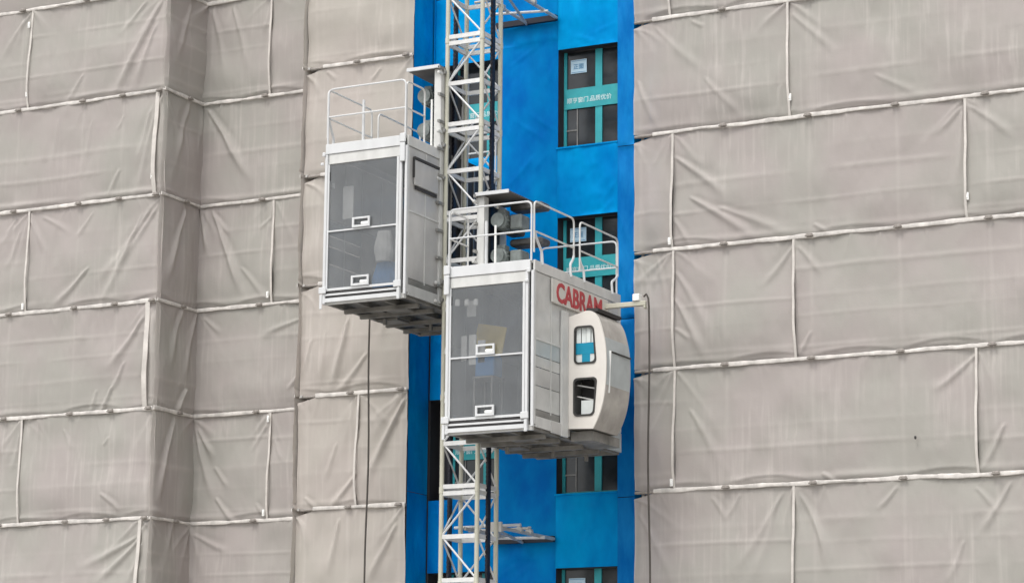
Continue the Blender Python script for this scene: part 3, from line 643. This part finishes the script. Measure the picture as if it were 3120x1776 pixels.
        P(MB().box(sx-.03 if out > 0 else sx+.012, sx-.012 if out > 0 else sx+.03, .085, D-.08, .235, .33), 'kick_gap', 'zinc')
        if near_mast:                                         # recessed operator hatch facing the mast
            hx0, hx1 = (sx, sx+.03) if out > 0 else (sx-.03, sx)
            P(MB().bbox(hx0, hx1, .20, .98, 1.88, 2.30, .01), 'control_box', 'panel')
            P(MB().box(hx0, hx1+.012*out if out > 0 else hx1, .18, 1.0, 2.303, 2.345), 'box_hood', 'dark')
            P(MB().box(hx0, hx1, .18, .198, 2.0, 2.30), 'box_hood', 'dark')
            P(MB().box(hx0, hx1-.01, .25, .95, 1.82, 1.872), 'box_hood', 'dark')
    # rear door
    P(MB().box(.08, .74, D-.03, D-.01, .2, Ht-.36), 'rear_door', 'poly'); P(MB().box(.82, Wd-.08, D-.03, D-.01, .2, Ht-.36), 'rear_door', 'poly')
    P(MB().box(.74, .82, D-.035, D-.005, .2, Ht-.36), 'rear_post', 'grey')
    # guard rails on the roof
    G = 'white'; zt, zm = 3.60, 3.13
    xl, xr = .05, Wd-.05
    guard('guard_rail', [(xl, 0, Ht-.02), (xl, 0, zt), (xr, 0, zt), (xr, 0, Ht-.02)], c, MT[G])
    guard('guard_rail', [(xl, 0, zm), (xr, 0, zm)], c, MT[G], r=.015)
    guard('guard_rail', [(xl+.05, D-.08, Ht-.02), (xl+.05, D-.08, zt-.02), (xr, D-.08, zt-.02), (xr, D-.08, Ht-.02)], c, MT[G])
    guard('guard_rail', [(xl+.05, D-.08, zm), (xr, D-.08, zm)], c, MT[G], r=.015)
    xs = xr+.03 if with_cab else xl-.03
    for a, b in ((.03, 1.44), (1.66, D-.10)):
        guard('guard_rail', [(xs, a, Ht+.12), (xs, a, zt+.01), (xs, b, zt+.01), (xs, b, Ht+.30)], c, MT['grey'])
        guard('guard_rail', [(xs, a, zm), (xs, b, zm)], c, MT['grey'], r=.015)
    so_ = .035 if with_cab else -.035
    for a, b, e in ((.06, .26, 1), (1.44, 1.27, 0), (1.66, 1.76, 0), (D-.10, D-.38, 0)):   # cranked legs bolted outside the fascia
        z1 = zm-.02 if e else Ht+.33
        guard('rail_leg', [(xs, a, z1), (xs, a+(b-a)*.15, z1-.06), (xs+so_*.6, b, Ht+.16), (xs+so_, b, Ht-.05)], c, MT[G], r=.021, rad=.05)
    mxs = xl if with_cab else xr
    guard('guard_rail', [(mxs, .03, Ht), (mxs, .03, zt-.02), (mxs, .62, zt-.02), (mxs, .62, Ht)], c, MT['grey'])
    guard('guard_rail', [(mxs, .03, zm), (mxs, .62, zm)], c, MT['grey'], r=.015)
    guard('safety_post', [(.66, .1, Ht), (.66, .1, zm+.25)], c, MT[G], r=.024)
    # drive board beside the mast with two motors
    s_ = 1 if mast_right else -1; mx = Wd if mast_right else 0     # mast side
    bx0, bx1 = sorted((mx+s_*.005, mx-s_*.07)) 
    gx0, gx1 = sorted((mx+s_*.015, mx+s_*.03)) 
    P(MB().bbox(min(mx-s_*.02, mx+s_*.02), max(mx-s_*.02, mx+s_*.02), 1.06, 1.24, .1, Ht+.002, .006), 'drive_post', 'grey')
    P(MB().bbox(min(mx-s_*.11, mx+s_*.02), max(mx-s_*.11, mx+s_*.02), 1.04, 1.20, Ht+.004, 4.05, .006), 'drive_post', 'grey')
    P(MB().bbox(min(mx-s_*.02, mx+s_*.03), max(mx-s_*.02, mx+s_*.03), 1.78, 2.0, .1, 4.05, .006), 'drive_post', 'grey')
    P(MB().box(min(mx-s_*.015, mx+s_*.01), max(mx-s_*.015, mx+s_*.01), 1.25, 1.77, Ht+.01, 3.98), 'drive_board', 'dark')
    P(MB().box(min(mx+s_*.002, mx+s_*.012), max(mx+s_*.002, mx+s_*.012), 1.25, 3.0, .12, Ht), 'gear_shade_board', 'dark')  # dark sheet added for the gearboxes and shade beside the mast
    for y_ in (1.42, 2.2, 2.55): P(MB().box(min(mx+s_*.013, mx+s_*.03), max(mx+s_*.013, mx+s_*.03), y_, y_+.035, .14, Ht-.02), 'board_stiffener', 'zinc')
    for j in range(9):
        z = .35+j*.46
        P(MB().box(min(mx+s_*.0, mx+s_*.045), max(mx+s_*.0, mx+s_*.045), .955, 1.225, z, z+.045), 'post_clip', 'zinc')
    for z in (2.2, 2.75, 3.0, .45, .15, 4.0):                    # guide rollers hugging the mast tubes
        P(MB().tube([(mx+s_*.03, 1.08, z), (mx+s_*.03, 1.26, z)], .045, 12), 'guide_roller', 'zinc')
        P(MB().bbox(min(mx, mx+s_*.05), max(mx, mx+s_*.05), .92, 1.06, z-.07, z-.02, .01), 'roller_bracket', 'grey')
    px0, px1 = sorted((mx+s_*.02, mx-s_*.60))
    P(MB().box(px0, px1, .98, 1.95, 4.055, 4.08), 'top_plate', 'plate')
    P(MB().bbox(px0, px1, .955, .979, 4.04, 4.10, .004), 'top_plate_lip', 'white')
    for z in (3.67, 3.08):
        xm = mx-s_*(.40 if mast_right else .27); yc = 1.25
        mo = MB().tube([(xm, yc, z), (xm, yc+.03, z), (xm, yc+.42, z)], [.105, .135, .135], 18).build('motor', MT['motor'], c, smooth=True)
        MB().tube([(xm, yc-.05, z), (xm, yc-.001, z)], .12, 18).build('fan_cover', MT['motor'], mo, smooth=True)
        MB().bbox(xm-.07, xm+.07, yc+.08, yc+.26, z+.12, z+.20, .01).build('terminal_box', MT['motor'], mo)
        fin = MB()
        for q in range(14):
            an = q*2*math.pi/14; fin.bar((xm+.14*math.cos(an), yc+.06, z+.14*math.sin(an)), (xm+.14*math.cos(an), yc+.38, z+.14*math.sin(an)), .02)
        fin.build('cooling_fins', MT['motor'], mo)
        gb = MB().bbox(min(xm-.13*0-.12, xm+.12), max(xm-.12, xm+.14), yc+.43, yc+.70, z-.15, z+.12, .03).build('gearbox', MT['motor_dark'], c)
        MB().tube([(xm, yc+.55, z-.02), (mx+s_*.02, yc+.55, z-.02)], .08, 14).build('output_shaft', MT['motor_dark'], gb)
        if not mast_right:
            MB().bbox(xm+.15, xm+.36, yc+.1, yc+.42, z-.14, z+.10, .02).build('brake_housing', MT['motor'], mo)
            P(MB().bbox(xm+.02, xm+.62, yc+.34, yc+.66, z+.22, z+.34, .03), 'motor_hood', 'motor_dark')
    rx = mx-s_*.24
    guard('conduit', [(rx, 1.2, Ht-.1), (rx, 1.2, 3.58)], c, MT['clip'], r=.02)
    return c

c1 = make_cage(-1.945, 19.88, 'upper grey hoist cage on the left of the mast with its sheet door closed', True, False)
c2 = make_cage(.355, 17.62, 'lower grey hoist cage right of the mast with driver cab and red lettered sign', False, True)

# driver cab bolted to the outer side of the lower cage (child parts in cage-local coordinates)
def L2(x, y, z): return (x-.355, y+1.5, z-17.62)
cabprof = [(1.925, 17.78), (2.38, 17.76), (2.47, 17.93), (2.55, 18.16), (2.595, 18.45), (2.61, 18.75), (2.595, 19.07), (2.54, 19.33), (2.47, 19.52), (2.36, 19.63), (2.25, 19.645), (1.925, 19.56)]
def spline(P_, n=4):
    out = [P_[0]]
    for k in range(1, len(P_)-2):
        p0, p1, p2, p3 = [np.array(P_[j]) for j in (max(k-1, 1), k, k+1, min(k+2, len(P_)-2))]
        for j in range(n):
            t = j/n; out.append(tuple(float(q) for q in .5*((2*p1)+(-p0+p2)*t+(2*p0-5*p1+4*p2-p3)*t*t+(-p0+3*p1-3*p2+p3)*t**3)))
    return out+[P_[-2], P_[-1]]
cabprof0 = cabprof; cabprof = spline(cabprof0)
def loc2(prof): return [(x-.355, z-17.62) for x, z in prof]
Y0, Y1 = 1.15, 2.06
def ring_panel(outer, holes, y0, y1, name, m, parent):
    """flat plate with holes, extruded"""
    bm = bmesh.new(); loops = []
    for lp in [outer]+holes:
        vs = [bm.verts.new((p[0], y0, p[1])) for p in lp]; loops.append([bm.edges.new((vs[i], vs[(i+1) % len(vs)])) for i in range(len(vs))])
    bmesh.ops.triangle_fill(bm, use_beauty=True, use_dissolve=False, edges=[e for l in loops for e in l])
    ext = bmesh.ops.extrude_face_region(bm, geom=bm.faces[:])
    for v in [g for g in ext['geom'] if isinstance(g, bmesh.types.BMVert)]: v.co.y = y1
    bmesh.ops.recalc_face_normals(bm, faces=bm.faces)
    me = bpy.data.meshes.new(name); bm.to_mesh(me); bm.free(); me.materials.append(m); return link(name, me, parent)
def rrect(x0, x1, z0, z1, r=.06, skew=0.0, n=5):
    out = []
    for cx, cz, a0 in ((x1-r, z0+r, -90), (x1-r, z1-r, 0), (x0+r, z1-r, 90), (x0+r, z0+r, 180)):
        for k in range(n+1):
            a = math.radians(a0+90*k/n); x = cx+r*math.cos(a); z = cz+r*math.sin(a); out.append((x+skew*(1 if x > (x0+x1)/2 else 0)*(z-z0)/(z1-z0), z))
    return out
W1 = rrect(2.055, 2.44, 18.80, 19.40, .07, -.05); W2 = rrect(2.045, 2.40, 17.97, 18.57, .07, .05)
cab = MB().prism(loc2([(1.93, 17.80), (2.34, 17.78), (2.5, 18.2), (2.56, 18.75), (2.5, 19.3), (2.36, 19.55), (1.93, 19.52)]), 'y', 2.02, 2.055)
cabo = ring_panel(loc2(cabprof), [loc2(W1), loc2(W2)], Y0, Y0+.03, 'driver_cab', MT['beige'], c2)
cabo['label'] = 'beige driver cab with curved outer side and two rounded front windows'
# curved outer skin in three bands
def band(i0, i1, m, name='cab_skin'):
    pr = cabprof[i0:i1+1]; inner = [(x-.022 if k else x-.018, z) for k, (x, z) in enumerate(pr)]
    prof = loc2(pr+[(x-.02, z) for x, z in reversed(pr)])
    return MB().prism(prof, 'y', Y0+.034, Y1).build(name, MT[m], cabo, smooth=True)
band(1, 13, 'tan'); band(13, 23, 'bluegrey'); band(23, 34, 'tan')
MB().prism(loc2([cabprof[0], cabprof[1], (cabprof[1][0], 17.78), (1.93, 17.80)]), 'y', Y0+.034, Y1).build('cab_floor', MT['under'], cabo)
MB().prism(loc2([(1.93, 19.54), (2.25, 19.625), (2.36, 19.61), (2.36, 19.63), (2.25, 19.65), (1.93, 19.57)]), 'y', Y0+.034, Y1).build('cab_roof', MT['beige'], cabo)
cab.build('cab_back', MT['bluegrey'], cabo)
MB().prism(loc2([(2.20, 19.655), (2.40, 19.64), (2.43, 19.69), (2.22, 19.71)]), 'y', Y0+.10, Y1+.06).build('cab_eave', MT['dark'], cabo)
MB().bar(L2(2.590, -.33+.12, 18.33), L2(2.616, -.33+.12, 19.0), .03, .02).build('corner_trim', MT['clip'], cabo)
MB().box(*[2.60-.355, 2.625-.355], Y0+.2, Y1, 18.98-17.62, 19.0-17.62).build('trim_line', MT['seal'], cabo)
for Wn in (W1, W2):
    cxm = sum(p[0] for p in Wn)/len(Wn); czm = sum(p[1] for p in Wn)/len(Wn)
    inn = [(cxm+(p[0]-cxm)*.88, czm+(p[1]-czm)*.92) for p in Wn]; outr = [(cxm+(p[0]-cxm)*1.03, czm+(p[1]-czm)*1.02) for p in Wn]
    ring_panel(loc2(outr), [loc2(inn)], Y0-.014, Y0-.001, 'window_seal', MT['seal'], cabo)
def q2(x0, x1, z0, z1, y, n, m, t=.008): MB().box(x0-.355, x1-.355, y, y+t, z0-17.62, z1-17.62).build(n, MT[m], cabo)
for k in range(4): q2(2.075+k*.085, 2.150+k*.085, 19.14, 19.39, Y0+.035+.01*(k % 2), 'curtain', 'curtain')
q2(2.06, 2.42, 18.96, 19.138, Y0+.035, 'cloth_hanging_in_window', 'cyan'); q2(2.17, 2.31, 18.80, 18.958, Y0+.034, 'cloth_hanging_in_window', 'cyan')
q2(2.06, 2.42, 18.80, 18.958, Y0+.044, 'curtain', 'curtain')
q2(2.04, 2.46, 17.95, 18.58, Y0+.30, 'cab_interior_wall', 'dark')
MB().bar(L2(2.06, -.24, 18.48), L2(2.42, -.24, 18.40), .02).build('cab_rail', MT['grey'], cabo)
MB().bar(L2(2.06, -.24, 18.30), L2(2.42, -.24, 18.21), .02).build('cab_rail', MT['grey'], cabo)
q2(2.13, 2.36, 18.0, 18.23, Y0+.10, 'seat_back', 'curtain', .05)
# cab door edge and lower brackets
MB().box(1.56, 1.60, .93, 1.14, .02, 2.02).build('cab_door_edge', MT['grey'], c2)
MB().box(1.56, 1.58, .60, .93, .03, .21).build('kick_plate', MT['panel'], c2)
MB().prism([(2.25, .03), (3.14, .03), (3.14, .34), (2.25, .30)], 'x', 1.562, 1.59).build('rear_skirt', MT['bluegrey'], c2)
MB().prism([(1.30, -.02), (2.3, -.02), (2.3, .13), (1.30, .13)], 'x', 1.57, 1.95).build('cab_support', MT['under'], c2)
MB().box(1.60, 1.63, 2.08, 3.05, .35, 1.9).build('side_panel', MT['bluegrey'], c2)

# sign board with red letters
sg = MB().bbox(1.566, 1.60, .57, 2.60, 2.09, 2.475, .006).build('sign_board', MT['sign'], c2)
tm = text_mesh('CABRAM', .46, MT['red'], .005, .012)
tx = link('sign_lettering', tm, sg); 
xs_ = [v.co.x for v in tm.vertices]; ys_ = [v.co.y for v in tm.vertices]
sxx = 1.66/(max(xs_)-min(xs_)); syy = .325/(max(ys_)-min(ys_))
for v in tm.vertices: v.co.x = (v.co.x-min(xs_))*sxx; v.co.y = (v.co.y-min(ys_))*syy
tx.matrix_local = Matrix(((0, 0, 1, 1.604), (1, 0, 0, .70), (0, 1, 0, 2.115), (0, 0, 0, 1)))

# cable arms and trailing cables
def arm(cage, x0, x1, y, z):
    s_ = 1 if x1 > x0 else -1
    a = MB().bbox(min(x0, x1), max(x0, x1), y-.035, y+.035, z-.04, z+.04, .008).build('cable_arm', MT['cream'], cage)
    MB().bbox(x1-s_*.16-.06, x1-s_*.16+.06, y-.06, y+.06, z+.042, z+.16, .01).build('cable_clamp', MT['clip'], a)
    MB().bbox(min(x1, x1-s_*.03), max(x1, x1-s_*.03), y-.05, y+.05, z-.09, z-.042, .008).build('arm_tip', MT['cream'], a)
arm(c2, 1.566, 2.33, 2.5, 2.35); arm(c1, -.01, -.76, 2.8, 2.35)
def trail(x, y, ztop, lab):
    pts = [(x-.02, y, ztop+.05), (x+.03, y, ztop+.09), (x+.065, y, ztop+.02)] + [(x+.07+.012*math.sin(k*.9), y+.01*math.cos(k*.7), ztop-.12-k*.5) for k in range(int((ztop-.5)/.5))]
    o = MB().tube(pts, .0175, 8).build('trailing_cable', MT['cable'], None, smooth=True)
    tag(o, lab, 'cable', 'power cables hanging from the cages')
trail(2.66, 1.0, 20.03, 'dark power cable hanging from the lower cage arm before the right netting')
trail(-2.76, 1.3, 22.28, 'dark power cable hanging below the upper cage in front of the narrow netting')

# things seen through the cage doors, and plates added for reflections on them
def inside(mb, n, m, lab, cat, loc):
    o = mb.build(n, MT[m]); o.location = loc; tag(o, lab, cat); return o
Z1, Z2 = 19.88+.15, 17.62+.15
inside(MB().bar((0, 0, 0), (.50, .02, -.10), .03, .50), 'yellow_board', 'yellow', 'yellow board standing inside the lower cage behind the door', 'board', (.60, -.95, Z2+1.45))
inside(MB().bbox(-.17, .17, -.15, .15, 0, .34, .02).box(-.15, .15, -.13, .13, .34, .36), 'blue_crate', 'crate', 'blue crate inside the lower cage behind the door', 'crate', (.92, -1.1, Z2+.78))
inside(MB().box(-.18, .18, -.2, .2, 0, .03).box(-.17, -.14, -.19, -.16, -.78, 0).box(.14, .17, -.19, -.16, -.78, 0).box(-.17, -.14, .16, .19, -.78, 0).box(.14, .17, .16, .19, -.78, 0), 'work_table', 'zinc', 'small steel table under the blue crate in the lower cage', 'table', (.92, -1.1, Z2+.749))
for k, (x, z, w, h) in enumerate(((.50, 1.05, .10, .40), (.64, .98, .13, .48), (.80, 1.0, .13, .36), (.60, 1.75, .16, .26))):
    inside(MB().bbox(0, w, 0, .02, 0, h, .004), 'pale_sheet', 'sack', ('narrow', 'tall', 'third', 'upper')[k]+' pale notice sheet behind the left half of the lower cage door', 'notice', (x, -1.25, Z2+z))
for k, x in enumerate((.53, .70, .86)):  # white plates added as the bright reflection spots of the door
    inside(MB().bbox(-.04, .04, -.02, .02, -.055, .055, .015), 'reflection_plate', 'clip', ('left', 'middle', 'right')[k]+' of three white plates standing for bright reflections at the lower cage door top', 'lamp', (x, -1.44, Z2+1.95-.01*k))
def bag(w, h, dd):
    mb = MB(); n = 9; mb.v = []; rings = []
    for i in range(n):
        t = i/(n-1); rr_ = (0.82+.2*math.sin(math.pi*(t*.9+.05)))*(1-.22*t*t)
        for j in range(14):
            a = 2*math.pi*j/14; mb.v.append((w*rr_*math.cos(a)*(1+.06*math.sin(3*a+i)), dd*rr_*math.sin(a)*(1+.08*math.cos(2*a+i)), h*t))
    for i in range(n-1):
        for j in range(14): mb.f.append((i*14+j, i*14+(j+1) % 14, (i+1)*14+(j+1) % 14, (i+1)*14+j))
    mb.f.append(tuple(range(14))[::-1]); mb.f.append(tuple((n-1)*14+j for j in range(14))); return mb
inside(bag(.24, .55, .15), 'sack', 'crate', 'dark blue sack on the floor inside the upper cage', 'sack', (-1.02, -1.05, Z1+.0))
inside(bag(.17, .50, .12), 'sack', 'sack', 'pale sack standing on the dark blue sack inside the upper cage', 'sack', (-1.0, -1.15, Z1+.551))
inside(MB().bbox(0, .20, 0, .02, 0, .55, .004), 'pale_sheet', 'sack', 'pale sheet standing for bright reflections in the upper left of the upper cage door', 'notice', (-1.74, -1.25, Z1+1.30))  # added for the window reflections on the door
inside(MB().bbox(-.03, .03, -.02, .02, -.05, .05, .015), 'reflection_plate', 'clip', 'small white plate standing for a bright reflection, top left of the upper cage door', 'lamp', (-1.86, -1.36, Z1+1.85))  # white plate added as a reflection spot, gives no light
